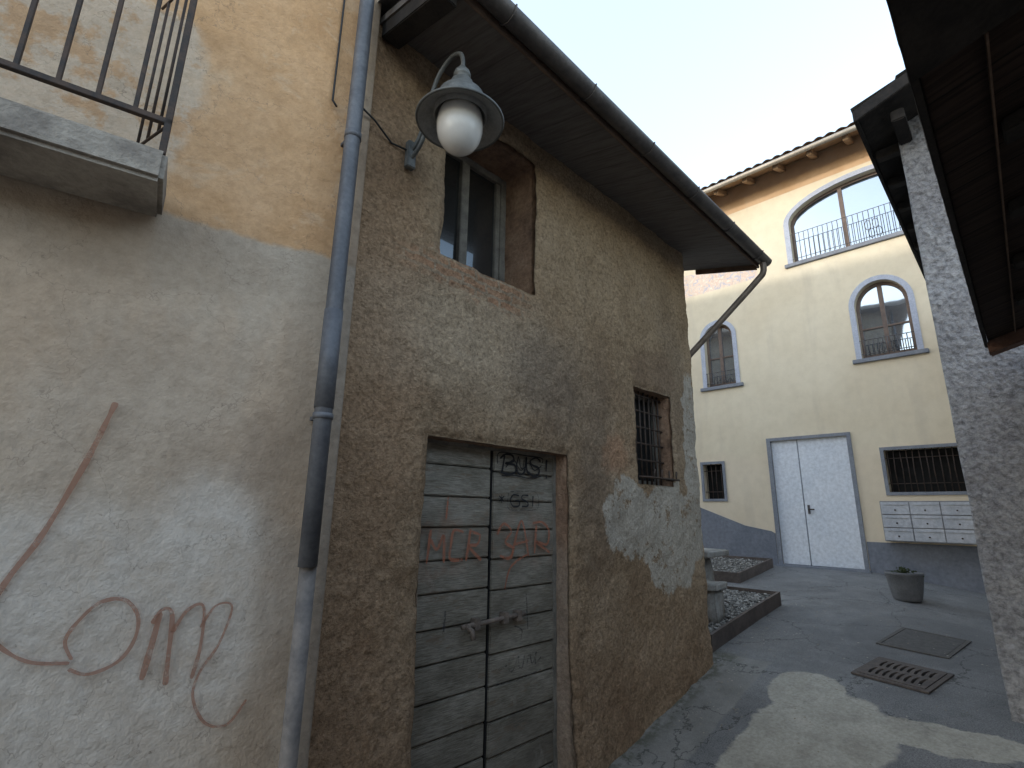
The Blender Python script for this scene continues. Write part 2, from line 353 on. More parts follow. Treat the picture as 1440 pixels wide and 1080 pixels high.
def catmull(P,n=8):
    out=[]; Q=[P[0]]+list(P)+[P[-1]]
    for i in range(1,len(Q)-2):
        a,b,c,d=[Vector(q) for q in Q[i-1:i+3]]
        for k in range(n):
            t=k/n; out.append(.5*((2*b)+(c-a)*t+(2*a-5*b+4*c-d)*t*t+(-a+3*b-3*c+d)*t**3))
    out.append(Vector(P[-1])); return out
def ribbons(name,strokes,xf,mat,parent,label=None,w0=0.,ws=1.):
    vs=[];fs=[]
    for k,(pts,wd) in enumerate(strokes):
        L=catmull([(p[0],p[1],0) for p in pts],8); base=len(vs)
        for i,p in enumerate(L):
            t=(L[min(i+1,len(L)-1)]-L[max(i-1,0)]); t.normalize(); nn=Vector((-t.y,t.x,0))
            w=ws*wd*(.85+.35*noise.noise(Vector((i*.21,k*3.1,0))))*(.55 if i in(0,len(L)-1) else 1)
            a=p+nn*w/2; b=p-nn*w/2; vs+= [xf(a.x,a.y,w0+k*.0004),xf(b.x,b.y,w0+k*.0004)]
            if i: j=base+2*i; fs.append((j-2,j-1,j+1,j))
    return mesh(name,vs,fs,mat,parent,label,recalc=False)
def lathe(name,prof,c,mat,parent,label=None,seg=40,smooth=True):
    vs=[];fs=[]
    for r,z in prof:
        for i in range(seg):
            a=2*math.pi*i/seg; vs.append((c[0]+r*cos(a),c[1]+r*sin(a),c[2]+z))
    for j in range(len(prof)-1):
        for i in range(seg):
            k=(i+1)%seg; fs.append((j*seg+i,j*seg+k,(j+1)*seg+k,(j+1)*seg+i))
    return mesh(name,vs,fs,mat,parent,label,smooth)
def arch(u0,u1,v0,sp,rise,n=18):
    c=(u0+u1)/2; a=(u1-u0)/2
    return [(u0,v0)]+[(c-a*cos(math.pi*i/n),sp+rise*sin(math.pi*i/n)) for i in range(n+1)]+[(u1,v0)]
def rect(u0,u1,v0,v1): return [(u0,v0),(u0,v1),(u1,v1),(u1,v0)]

# ------------------------------------------------------------------ ground
GP=[(-8,-.45),(0,-.30),(2.5,-.20),(3.7,-.08),(4.5,.06),(5.5,.245),(7,.41),(10.8,.76),(14,.95)]
def g(x,y=2.):
    if x<=GP[0][0]: z=GP[0][1]
    elif x>=GP[-1][0]: z=GP[-1][1]
    else:
        for (a,b),(c,d) in zip(GP,GP[1:]):
            if a<=x<=c: z=b+(d-b)*(x-a)/(c-a); break
    k=max(0,min(1,(x-6)/4.8))*max(0,min(1,(2.0-y)/1.4)); return z-.2*k
def axis(a,b,s,ext):
    L=[]; v=a
    while v<b+1e-6: L.append(round(v,4)); v+=s
    return [-ext,-60,-25,-14]+L+[16,30,70,ext]
xs=axis(-8,12,.1,400); ys=axis(-4,8,.12,400)
vs=[];fs=[]
for x in xs:
    for y in ys: vs.append((x,y,g(x,y)+ (.006*noise.noise(Vector((x*1.7,y*1.7,3))) if abs(x)<13 else 0)))
ny=len(ys)
for i in range(len(xs)-1):
    for j in range(ny-1): fs.append((i*ny+j,(i+1)*ny+j,(i+1)*ny+j+1,i*ny+j+1))
gr=mesh("ground",vs,fs,MGR,smooth=True); gr["kind"]="structure"; gr["label"]="sloping grey asphalt lane with pale concrete repair"; gr["category"]="ground"

# ------------------------------------------------------------------ brown roughcast house
sh=empty("stone_house",(3.3,2.6,-.1),"small brown roughcast two storey house with overhanging eave","house")
UC=5.47
def smap(u,v,w,d):
    if u<=UC: p=Vector((u,2.5,v)); n=Vector((0,-1,0))
    else: p=Vector((UC,2.5+u-UC,v)); n=Vector((1,0,0))
    k=(u-UC)/.09
    if abs(k)<1:
        a=(k+1)*math.pi/4; n=Vector((sin(a),-cos(a),0)); c=Vector((UC-.09,2.59,v)); p=c+n*.09
    return p+n*(d-w)
def sdisp(u,v):
    P=Vector((u,0,v))
    d=.024*noise.noise(P*1.1)+.018*noise.noise(P*3.7+Vector((5,5,5)))+.009*noise.noise(P*10)+.006*noise.noise(P*19+Vector((3,1,2)))+.004*noise.noise(P*38)
    if v<.9: d+=.07*((.9-v)/1.1)**2
    return d
OPS=[(1.83,3.17,-1.,2.09,.17),(1.86,2.79,3.31,4.5,.40),(4.21,4.88,1.92,2.84,.22)]
def lin(a,b,s):
    n=max(1,round((b-a)/s)); return [a+(b-a)*i/n for i in range(n+1)]
def merge(br,s):
    L=[]
    for a,b in zip(br,br[1:]): L+=lin(a,b,s)[:-1]
    return L+[br[-1]]
us=merge(sorted({1.2,UC-.09,*[o[0] for o in OPS],*[o[1] for o in OPS]}),.017)+lin(UC-.09,UC+.09,.02)[1:]+lin(UC+.09,UC+5.5,.12)[1:]
vz=merge(sorted({-.5,4.72,*[o[2] for o in OPS[1:]],2.09,2.84,*[o[3] for o in OPS]}),.018)
vz=[-1.]+vz
def edge_in(u,v):
    e=0
    for a,b,c,d,_ in OPS:
        dx=max(a-u,0,u-b); dz=max(c-v,0,v-d)
        if dx<.05 and dz<.05:
            ds=math.hypot(dx,dz)
            if ds<.045: e=max(e,(.045-ds)**2*9+.006*(1+noise.noise(Vector((u*9,1,v*9)))))
    return e
vs=[];idx={}
for i,u in enumerate(us):
    for j,v in enumerate(vz):
        idx[i,j]=len(vs); vs.append(smap(u,v,0,sdisp(u,v)-edge_in(u,v)))
fs=[];mi=[]
def inside(u,v):
    for o in OPS:
        if o[0]<u<o[1] and o[2]<v<o[3]: return True
    return False
for i in range(len(us)-1):
    for j in range(len(vz)-1):
        cu=(us[i]+us[i+1])/2; cv=(vz[j]+vz[j+1])/2
        if inside(cu,cv): continue
        fs.append((idx[i,j],idx[i+1,j],idx[i+1,j+1],idx[i,j+1])); mi.append(0)
for a,b,c,d,dep in OPS:
    I=[i for i,u in enumerate(us) if a-1e-6<=u<=b+1e-6]; J=[j for j,v in enumerate(vz) if c-1e-6<=v<=d+1e-6]
    loop=[(I[0],j) for j in J]+[(i,J[-1]) for i in I[1:]]+[(I[-1],j) for j in reversed(J[:-1])]+[(i,J[0]) for i in reversed(I[1:-1])]
    prev=[idx[p] for p in loop]
    for s in range(1,6):
        cur=[]
        for (i,j) in loop:
            u,v=us[i],vz[j]; w=dep*s/5+(.03 if s==5 else 0); jt=.008*noise.noise(Vector((u*8,w*12,v*8)))+.004*noise.noise(Vector((u*25,w*25,v*25)))
            cur.append(len(vs)); q=smap(u,v,w,0); vs.append(q+Vector((jt,0,jt)))
        n=len(loop)
        for k in range(n):
            fs.append((prev[k],prev[(k+1)%n],cur[(k+1)%n],cur[k])); mi.append(1)
        prev=cur
mesh("wall",vs,fs,[MS,MR],sh,None,True,mi,recalc=False)
each("rear_wall",[(1.25,1.35,2.75,8.0,-1,4.7),(1.36,5.4,7.9,8.0,-1,4.7)],MS,sh,bev=0)
# door
DY=2.655
dr=subempty("door",(2.5,2.67,-.2),sh)
def leafs(a,b,name,z,ks):
    bl=[]; k=ks; hs=[.2,.2,.19,.2,.2,.19,.2,.19,.2,.19,.2,.2]
    while z<2.08:
        h=hs[k%12]; o=.003*((k*7)%3-1)
        bl.append((a+.002,b-.002,DY+o,DY+.035+o,z+.004,min(z+h,2.13)-.004)); z+=h; k+=1
    bl.append((a,b,DY+.04,DY+.06,-.25,2.13))
    return boxes(name,bl,MD,dr,bev=.007)
leafs(1.80,2.489,"leaf",-.22,0); leafs(2.511,3.20,"leaf",-.235,1)
boxes("leaf_gap_shade",[(2.494,2.506,DY+.004,DY+.03,-.2,2.1)],BLK,dr,bev=0)  # black strip painting the shade of the gap between the leaves
boxes("frame",[(1.80,1.85,DY-.02,DY+.03,-.2,2.13),(3.155,3.2,DY-.02,DY+.03,-.2,2.13),(1.851,3.154,DY-.02,DY+.03,2.07,2.13)],WFG,dr,bev=.006)
each("bolt_keeper",[(2.335,2.38,DY-.056,DY-.004,.925,.995),(2.59,2.635,DY-.056,DY-.004,.93,1.0),(2.72,2.765,DY-.056,DY-.004,.93,1.0)],RUSTI,dr,bev=.004)
tube("bolt",[[(2.24,DY-.040,.955),(2.80,DY-.040,.970)],[(2.27,DY-.040,.96),(2.27,DY-.10,.94),(2.27,DY-.115,.89)]],.015,RUSTI,dr,"rusty sliding bolt")
dm=lambda u,v,w:(u,DY-.009-w,v)
tag=[([(2.61,2.045),(2.60,1.99),(2.585,1.915)],.018),([(2.565,2.02),(2.62,2.055),(2.69,2.05),(2.70,2.01),(2.62,1.99),(2.71,1.985),(2.73,1.945),(2.67,1.915),(2.57,1.925)],.018),
 ([(2.755,2.05),(2.735,1.98),(2.755,1.925),(2.81,1.93),(2.83,1.99),(2.84,2.05),(2.845,1.96),(2.87,1.925)],.018),([(2.765,2.035),(2.775,1.98),(2.80,1.965),(2.815,2.03)],.010),
 ([(3.0,2.03),(2.95,2.055),(2.885,2.03),(2.90,2.0),(2.975,1.98),(2.98,1.94),(2.92,1.915),(2.855,1.945)],.018),([(2.62,1.96),(2.70,2.02),(2.78,1.95),(2.86,2.01),(2.93,1.96),(3.01,2.0)],.010),
 ([(2.54,1.98),(2.55,2.058),(2.70,2.066),(2.85,2.062),(3.01,2.058),(3.02,2.02)],.010),([(2.58,1.90),(2.72,1.908),(2.86,1.898),(3.01,1.92)],.010),
 ([(3.07,2.05),(3.062,1.96)],.020),([(3.062,1.93),(3.065,1.905)],.022)]
ribbons("graffiti",tag,dm,SPB,dr,"black scribbled tag ending in exclamation mark")
t2=[([(2.56,1.76),(2.61,1.72)],.010),([(2.61,1.76),(2.56,1.72)],.010),([(2.585,1.77),(2.585,1.71)],.010),
 ([(2.76,1.765),(2.70,1.77),(2.67,1.73),(2.70,1.69),(2.76,1.695),(2.76,1.73),(2.72,1.73)],.013),
 ([(2.86,1.77),(2.80,1.77),(2.79,1.745),(2.85,1.72),(2.85,1.695),(2.79,1.69)],.013),([(2.91,1.77),(2.905,1.69)],.013)]
ribbons("graffiti",t2,dm,SPB,dr,"small dark letters GSI after a star",.004)
t4=[([(2.65,1.79),(2.80,1.80),(2.95,1.79),(2.96,1.68),(2.80,1.665),(2.65,1.675),(2.65,1.79)],.008),
 ([(2.55,.66),(2.60,.65),(2.66,.665)],.012),([(2.68,.70),(2.685,.63),(2.72,.625),(2.77,.70),(2.775,.64),(2.81,.63),(2.83,.70)],.012),([(2.85,.63),(2.88,.70),(2.91,.63),(2.95,.70),(2.94,.63),(3.0,.66)],.012),([(2.55,.57),(2.75,.56),(3.0,.58)],.010),
 ([(2.12,1.06),(2.11,.90)],.018),([(2.84,1.10),(2.86,.86)],.016),([(2.72,.90),(2.80,.86),(2.78,.78)],.012)]
ribbons("graffiti",t4,dm,SPG,dr,"worn grey scrawl on lower boards",.0065)
t3=[([(1.98,1.54),(1.96,1.34)],.022),([(1.97,1.50),(2.03,1.42),(2.08,1.50),(2.09,1.34)],.022),([(2.24,1.52),(2.16,1.53),(2.14,1.44),(2.14,1.36),(2.24,1.35)],.022),([(2.30,1.54),(2.27,1.34)],.024),([(2.29,1.52),(2.38,1.50),(2.36,1.44),(2.29,1.43),(2.40,1.34)],.022),
 ([(2.54,1.50),(2.60,1.57),(2.68,1.52),(2.62,1.45),(2.70,1.40),(2.66,1.34),(2.57,1.36)],.022),([(2.68,1.33),(2.78,1.59),(2.86,1.34)],.024),([(2.71,1.43),(2.86,1.45)],.02),([(2.94,1.56),(2.92,1.36)],.024),([(2.90,1.57),(3.0,1.58),(3.08,1.52),(3.06,1.42),(2.94,1.44),(3.09,1.36)],.022),([(2.86,1.36),(2.74,1.32),(2.66,1.26),(2.62,1.14)],.017),
 ([(2.10,1.74),(2.09,1.60)],.017)]
ribbons("graffiti",t3,dm,SPR2,dr,"faded red painted letters across both leaves",.010)
# upper window
wy=2.90
w1=subempty("window",(2.32,wy,3.3),sh)
boxes("frame",[(1.84,1.92,wy-.03,wy+.04,3.30,4.52),(2.73,2.81,wy-.03,wy+.04,3.30,4.52),(1.921,2.729,wy-.03,wy+.04,3.30,3.37),(1.921,2.729,wy-.03,wy+.04,4.44,4.52),
  (2.285,2.365,wy-.035,wy+.03,3.371,4.439),(1.921,1.97,wy-.02,wy+.03,3.371,4.439),(2.68,2.729,wy-.02,wy+.03,3.371,4.439),(2.366,2.679,wy-.02,wy+.02,3.39,3.44),(1.971,2.284,wy-.02,wy+.02,3.39,3.44)],WFG,w1)
boxes("glass",[(1.97,2.68,wy+.005,wy+.012,3.38,4.44)],GLASSD,w1,bev=0)
# barred window
w2=subempty("window",(4.55,2.72,1.92),sh)
boxes("glass",[(4.2,4.9,2.715,2.73,1.9,2.86)],BLK,w2,bev=0)  # opaque black sheet, the dark of the room put into its colour
boxes("frame",[(4.2,4.26,2.68,2.714,1.9,2.86),(4.83,4.89,2.68,2.714,1.9,2.86),(4.261,4.829,2.68,2.714,2.79,2.86),(4.261,4.829,2.68,2.714,1.9,1.97)],WFG,w2)
P=[[(x,2.62,1.9),(x,2.62,2.85)] for x in (4.27,4.36,4.45,4.54,4.63,4.72,4.81)]+[[(4.2,2.62,z),(4.9,2.62,z)] for z in (2.0,2.16,2.32,2.48,2.64,2.8)]
P+=[[(4.22,2.6,1.99),(4.25,2.44,1.98),(4.84,2.44,1.98),(4.88,2.6,1.99)]]+[[(x,2.6,2.0),(x,2.44,1.98),(x,2.435,2.06)] for x in (4.36,4.5,4.64,4.78)]
tube("grille",P,.010,IRON,w2,"rusty iron bars",3)
# roof
def roofstrip(name,x0,x1,y0,y1,z0,sl,mat,parent,wav=.03,per=.2,axis='y',stepx=.033):
    n=int((x1-x0)/stepx); m=max(2,int(abs(y1-y0)/.35)); vs=[];fs=[]
    for i in range(n+1):
        x=x0+(x1-x0)*i/n
        for j in range(m+1):
            for st in (0,1):
                y=y0+(y1-y0)*j/m if st==0 else y0+(y1-y0)*min(j+.97,m)/m
                z=z0+abs(y-y0)*sl+wav*abs(sin(math.pi*x/per))*(1+.25*noise.noise(Vector((int(x/per)*3.3,j*2.1,0))))+(.03 if st==0 else 0.)
                vs.append((x,y,z) if axis=='y' else (y,x,z))
    R=2*(m+1)
    for i in range(n):
        for j in range(R-1): a=i*R+j; fs.append((a,a+1,a+R+1,a+R))
    return mesh(name,vs,fs,mat,parent,None,False,recalc=False)
def slab(name,x0,x1,y0,y1,z0,z1,th,mat,parent,label=None):
    v=[(x0,y0,z0),(x1,y0,z0),(x1,y1,z1),(x0,y1,z1),(x0,y0,z0+th),(x1,y0,z0+th),(x1,y1,z1+th),(x0,y1,z1+th)]
    return mesh(name,v,[(0,3,2,1),(4,5,6,7),(0,1,5,4),(1,2,6,5),(2,3,7,6),(3,0,4,7)],mat,parent,label)
rf=slab("roof",1.26,5.95,1.86,6.0,4.53,5.55,.05,WOODD,sh,"boarded eave with dark underside")
slab("roof_slope",1.26,5.95,8.6,6.01,4.90,5.55,.05,WOODD,sh)
roofstrip("roof_tiles",1.2,6.0,1.80,6.0,4.60,.246,TILEG,rf)
boxes("fascia",[(1.25,5.98,1.835,1.858,4.49,4.61)],BEAM,sh,bev=.004)
sx=lambda x,y,z:(x,y,z+(y-1.86)*.246)
boxes("verge_board",[(5.952,5.975,1.86,2.6,4.47,4.6)],BEAM,sh,bev=.004,xf=sx)
boxes("rafter",[(1.27,1.40,1.87,2.48,4.42,4.53)],BEAMD,sh,bev=.006,xf=sx)
vs=[];fs=[];X=lin(1.22,6.0,.3); NS=14
for x in X:
    for k in range(NS+1):
        a=math.pi*k/NS; r=.068
        vs.append((x,1.765-r*cos(a),4.555-r*sin(a)))
    for k in range(NS,-1,-1):
        a=math.pi*k/NS; r=.062
        vs.append((x,1.765-r*cos(a),4.555-r*sin(a)))
R=2*(NS+1)
for i in range(len(X)-1):
    for k in range(R): a=i*R+k; b=i*R+(k+1)%R; fs.append((a,b,b+R,a+R))
fs.append(tuple(range(NS+1))); fs.append(tuple((len(X)-1)*R+k for k in range(NS+1)))
gt=mesh("gutter",vs,fs,GUT,sh,None,True)
for x in (1.7,2.5,3.3,4.1,4.9,5.7):
    tube("gutter_bracket",[[(x,1.765-.073*cos(math.pi*k/10),4.557-.073*sin(math.pi*k/10)) for k in range(11)]],.006,GUT,gt,None,2)
tube("downpipe",[catmull([(5.88,1.765,4.50),(5.88,1.77,4.38),(5.86,1.85,4.28),(5.74,2.25,3.86),(5.62,2.66,3.44),(5.57,2.78,3.28),(5.565,2.80,3.1),(5.565,2.80,.4)],6)],.035,COPPER,sh,"grey brown metal downpipe under the gutter end")

# ------------------------------------------------------------------ ochre house
oh=empty("ochre_house",(.2,2.8,-.3),"tall house with peeling ochre upper plaster and stained lower wall","house")
A=rad(-11)
def om(s,z,w=0):
    return (1.235+s*cos(A)+w*(-sin(A)),2.437+s*sin(A)+w*cos(A),z)
def ox(X,z,w=0): return om((X-1.235)/cos(A),z,w)
vs=[];fs=[]
S=lin(-2.6,-.015,.04); Z=lin(-1.,6.4,.05)
for s in S:
    for z in Z:
        P_=Vector((s,7,z)); d=.007*noise.noise(P_*1.4)+.003*noise.noise(P_*6)
        if z>2.95+.04*noise.noise(P_*2.3): d+=.006
        vs.append(om(s,z,-d))
nz=len(Z)
for i in range(len(S)-1):
    for j in range(nz-1): a=i*nz+j; fs.append((a,a+nz,a+nz+1,a+1))
b0=len(vs)
for k in range(4):
    for z in Z: vs.append(om([-.004,0,0,0][k],z,[.004,.02,.1,.4][k]))
for j in range(nz-1):
    a=(len(S)-1)*nz+j; fs.append((a,b0+j,b0+j+1,a+1))
    for k in range(3): a=b0+k*nz+j; fs.append((a,a+nz,a+nz+1,a+1))
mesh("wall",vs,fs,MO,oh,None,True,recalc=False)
HT=8.55  # height above view chosen so the shadow ends high on the cream facade
boxes("unseen_blocking_wall",[(-8,0,0.02,.4,6.38,HT),(-8,-2.58,.0,.4,-1,HT),(-8,-.0,11.6,12,-1,HT),(-8,-7.6,.41,11.59,-1,HT),(-.4,-.0,.41,11.59,-1,HT)],MO,oh,bev=0,xf=lambda x,y,z:om(x,z,y))  # unseen rest of the house, sized to block the sun
each("roof",[(-8.5,.5,-.6,6,HT+.01,HT+.17),(-8.5,.5,6.01,12.5,HT+.01,HT+.17)],TILE,oh,bev=0,xf=lambda x,y,z:om(x,z,y))  # unseen roof whose edge shapes the shadow line on the facade
gs=[([(.33,2.06),(.315,1.99),(.275,1.81),(.20,1.55),(.14,1.41),(.11,1.33),(.07,1.27)],.022),
 ([(.10,1.36),(.105,1.27),(.13,1.20),(.18,1.145),(.25,1.105),(.35,1.09)],.014),
 ([(.355,1.10),(.325,1.17),(.36,1.245),(.41,1.295),(.48,1.295),(.53,1.23),(.53,1.145),(.49,1.075),(.41,1.045),(.35,1.07)],.015),
 ([(.60,1.24),(.59,1.13),(.575,1.0)],.024),([(.58,1.20),(.605,1.25),(.64,1.23),(.65,1.08),(.655,.97)],.019),
 ([(.65,1.16),(.69,1.24),(.745,1.25),(.755,1.10),(.74,.98)],.016),([(.745,1.17),(.79,1.25),(.85,1.24),(.82,1.10),(.765,1.0),(.755,.91),(.81,.81),(.89,.79),(.95,.87)],.012)]
gmf=lambda u,v,w:ox(u,v,-w)
ribbons("graffiti",gs,gmf,SPRW,oh,"faint red overspray around the letters",.012,1.8)
ribbons("graffiti",gs,gmf,SPR,oh,"faded red brown sprayed loops and letters",.016)
# balcony
bc=subempty("balcony",(-.6,2.6,2.9),oh)
SE=-.895
bx=lambda x,y,z:om(x,z,y)
boxes("slab",[(-3.4,SE,-.37,-.02,2.90,3.04)],CONC,bc,"stained concrete slab",.018,xf=bx)
bl=[(-3.4,SE-.01,-.35,-.325,3.17,3.195),(-3.4,SE-.01,-.35,-.325,3.98,4.01),(SE-.035,SE-.01,-.35,-.325,3.03,4.04)]
bl+=[(SE-.01-.118*k-.016,SE-.01-.118*k,-.343,-.327,3.18,3.99) for k in range(1,20)]
boxes("railing",bl,IRON,bc,"dark iron balcony railing",.002,xf=bx)
SR=[[om(SE-.02-.45*(y+.33),z,y) for y in (-.33,-.02)] for z in (3.18,3.99)]
for y in (-.25,-.165,-.08): SR.append([om(SE-.02-.45*(y+.33),3.18,y),om(SE-.02-.45*(y+.33),3.99,y)])
tube("side_railing",SR,.006,IRON,bc,"side return bars of the railing",3)
# drainpipe
pp=tube("drainpipe",[[(1.09,2.345,HT),(1.09,2.345,4.3),(1.087,2.345,2.5),(1.09,2.345,1.40)]],.042,PIPE,oh,"grey painted metal drainpipe",8)
lathe("pipe_collar",[(.042,-.014),(.047,-.014),(.048,0),(.047,.014),(.042,.014)],(1.088,2.345,2.08),PIPE,pp)
lathe("pipe_collar",[(.042,-.02),(.0455,-.02),(.0455,.02),(.042,.02)],(1.09,2.345,3.65),PIPE,pp)
lathe("pipe_collar",[(.042,-.25),(.0455,-.25),(.0455,.25),(.042,.25)],(1.0875,2.345,2.37),PIPE,pp)
tube("lower_drainpipe",[[(1.10,2.36,1.42),(1.11,2.365,-.6)]],.037,PIPEL,oh,"lower pipe in dirty plaster colour",8)
each("pipe_bracket",[(1.075,1.105,2.38,2.46,2.07,2.09),(1.075,1.105,2.38,2.46,3.64,3.66)],PIPE,pp,bev=.002)
tube("cable",[[(1.0,2.46,8.4),(1.0,2.455,3.9),(1.02,2.44,3.86)],[(1.14,2.40,3.92),(1.25,2.42,3.90),(1.40,2.47,3.86),(1.5,2.455,3.86)]],.006,CABLE,oh)

# ------------------------------------------------------------------ street lamp
LX,LY=1.56,2.0
sl=empty("street_lamp",(1.53,2.47,3.85),"grey wall lamp with wide round shade and white globe","street lamp")
arm=[(1.53,2.46,3.86),(1.535,2.40,3.90),(1.54,2.33,4.02),(1.545,2.29,4.18),(1.55,2.22,4.31),(1.555,2.11,4.365),(1.56,2.03,4.34),(1.56,2.0,4.27),(LX,LY,4.20)]
tube("bracket",[catmull(arm,6),catmull([(1.53,2.46,3.80),(1.535,2.36,3.86),(1.54,2.30,3.98),(1.545,2.285,4.14)],6)],.013,LGREY,sl,"curved gooseneck iron arm",4)
boxes("wall_plate",[(1.50,1.56,2.43,2.475,3.74,3.93)],LGREY,sl,bev=.006)
lathe("lamp_cap",[(.0,.36),(.020,.36),(.022,.33),(.045,.322),(.052,.30),(.048,.285),(.036,.275),(.045,.262),(.066,.245),(.074,.215),(.085,.20),(.085,.175),(.06,.17)],(LX,LY,3.86),LGREY,sl)
lathe("lamp_shade",[(.05,.175),(.095,.168),(.135,.145),(.150,.10),(.155,.055),(.18,.035),(.215,.012),(.246,-.012),(.256,-.022),(.252,-.034),(.242,-.028)],(LX,LY,3.86),LGREY,sl,"wide flared grey shade",56)
lathe("shade_lining",[(.242,-.0285),(.205,.002),(.165,.022),(.156,.030),(.152,.0),(.146,.0),(.140,.03),(.05,.06)],(LX,LY,3.86),LINN,sl,"pale grey underside of the shade",56)
gp=[(.120,.03),(.128,.0),(.133,-.04),(.131,-.09),(.119,-.14),(.095,-.182),(.062,-.212),(.028,-.228),(.0001,-.232)]
lathe("globe",gp,(LX,LY,3.86),GLOBE,sl,"white opal glass globe",48)

# ------------------------------------------------------------------ yellow house
yh=empty("yellow_house",(10.8,2.5,.75),"cream plastered house with arched windows and orange eave","house")
FX=10.8
fm=lambda u,v,w:(FX+w,u,v)
holes=[arch(-.1,2.66,6.66,7.55,.54),arch(.95,1.75,4.44,5.42,.44),arch(4.02,4.64,4.36,5.46,.30),rect(2.17,3.47,.70,3.08),rect(.62,1.66,2.07,2.78),rect(4.46,4.88,1.98,2.70)]
plate("wall",[rect(-3,7,0.,9.1)]+holes,0,.35,fm,MY,yh)
each("side_wall",[(FX+.351,20,-3,-2.7,0,9.1),(FX+.351,20,6.7,7,0,9.1),(19.7,20,-2.69,6.69,0,9.1)],MY,yh,bev=0)
boxes("interior_backing",[(FX+.5,FX+.52,-2.6,6.6,0.3,9)],BLK,yh,bev=0)
plate("base_band",[[(3.552,.2),(3.552,1.33),(3.62,1.37),(4.1,1.46),(5.2,1.88),(7,2.5),(7,.2)]],-.015,-.001,fm,BAND,yh,"blue grey painted skirting")
plate("base_band",[rect(-3,2.095,.2,1.25)],-.015,-.001,fm,BAND,yh,"blue grey painted skirting")
def win(par,u0,u1,v0,sp,rise,ring,nm,mull,trans,railh,rbar=.09,rr=.0075):
    e=subempty("window",(FX,(u0+u1)/2,v0),yh,nm)
    plate("surround",[[*arch(u0-ring,u1+ring,v0,sp,rise+ring),*reversed(arch(u0-.002,u1+.002,v0,sp,rise+.002))]],-.018,.001,fm,SURR,e)
    fw=.055; lo=[arch(u0,u1,v0,sp,rise)]
    c=(u0+u1)/2; a=(u1-u0)/2-fw
    def top(u): 
        t=max(0,1-((u-c)/a)**2); return sp+(rise-fw)*math.sqrt(t)
    n=mull+1; wdt=(u1-u0-2*fw)/n
    for k in range(n):
        p0=u0+fw+k*wdt+(.035 if k else .0); p1=u0+fw+(k+1)*wdt-(.035 if k<n-1 else .0)
        vb=v0+.08
        lo.append([(p0,vb)]+[(p0+(p1-p0)*i/10,max(vb+.05,top(p0+(p1-p0)*i/10))) for i in range(11)]+[(p1,vb)])
    plate("frame",lo,.12,.18,fm,WFR,e)
    plate("glass",[arch(u0+.01,u1-.01,v0+.01,sp,rise-.01)],.150,.156,fm,GLASS,e)
    if trans: boxes("glazing_bar",[(FX+.125,FX+.149,u0+fw,u1-fw,z,z+.03) for z in trans],WFR,e,bev=.002)
    boxes("sill",[(FX-.05,FX+.12,u0-ring-.06,u1+ring+.06,v0-.075,v0-.002)],DKTRIM,e,bev=.006)
    P=[[(FX-.03,u0,v0+railh),(FX-.03,u1,v0+railh)],[(FX-.03,u0,v0+.07),(FX-.03,u1,v0+.07)]]
    k=u0+rbar/2
    while k<u1: P.append([(FX-.03,k,v0+.02),(FX-.03,k,v0+railh)]); k+=rbar
    cc=(u0+u1)/2; hh=min(.1,railh*.22)
    for sg in (-1,1):
        P.append([(FX-.035,cc+sg*(.06+.045*cos(t)),v0+railh*.5+hh*sin(t)) for t in [i*.52 for i in range(13)]])
    tube("railing",P,rr,IRONG,e,"thin iron window railing",2)
    return e
win(yh,-.1,2.66,6.66,7.55,.54,.10,"wide arched loggia window with thin railing",2,[],.62,.085,.006)
win(yh,.95,1.75,4.44,5.42,.44,.09,"arched window with pale blue surround and railing",1,[5.0],.33,.07)
win(yh,4.02,4.64,4.36,5.46,.30,.09,"small arched window with pale blue surround",1,[5.0],.30,.07)
def barwin(u0,u1,v0,v1,lab):
    e=subempty("window",(FX,(u0+u1)/2,v0),yh,lab)
    plate("surround",[rect(u0-.05,u1+.05,v0-.05,v1+.05),rect(u0+.002,u1-.002,v0+.002,v1-.002)],-.02,.01,fm,DKTRIM,e)
    plate("glass",[rect(u0-.01,u1+.01,v0-.01,v1+.01)],.2,.21,fm,BLK,e)  # matt black sheet as pane, the unlit room painted into it
    n=int((u1-u0)/.085); P=[]
    for k in range(n):
        x=u0+(k+.5)*(u1-u0)/n; P.append([(FX+.04,x,v0),(FX+.04,x+.012*sin(k*2.),(v0+v1)/2),(FX+.04,x,v1)])
    for z in (.2,.8): P.append([(FX+.045,u0,v0+(v1-v0)*z),(FX+.045,u1,v0+(v1-v0)*z)])
    tube("grille",P,.007,IRON,e,None,2)
barwin(.62,1.66,2.07,2.78,"low window with iron bars above the mailboxes")
barwin(4.46,4.88,1.98,2.70,"small square barred window")
yd=subempty("door",(FX,2.8,.75),yh,"white double entrance door in grey frame")
plate("frame",[[(2.105,.6),(2.105,3.14),(3.54,3.14),(3.54,.6),(3.469,.6),(3.469,3.082),(2.171,3.082),(2.171,.6)]],-.03,.02,fm,DKTRIM,yd)
boxes("leaf",[(FX+.025,FX+.08,3.008,3.468,.79,3.08)],WHITE,yd,bev=.006)
boxes("leaf",[(FX+.025,FX+.08,2.172,2.994,.79,3.08)],WHITE,yd,bev=.006)
tube("handle",[[(FX+.025,2.93,1.78),(FX-.025,2.93,1.78),(FX-.025,2.83,1.78)]],.012,IRON,yd)
boxes("handle_plate",[(FX+.015,FX+.0245,2.91,2.95,1.70,1.86)],IRONG,yd,bev=.002)
boxes("threshold",[(FX-.10,FX+.2,2.08,3.56,.55,.785)],DKTRIM,yd,bev=.01)
EX=10.15
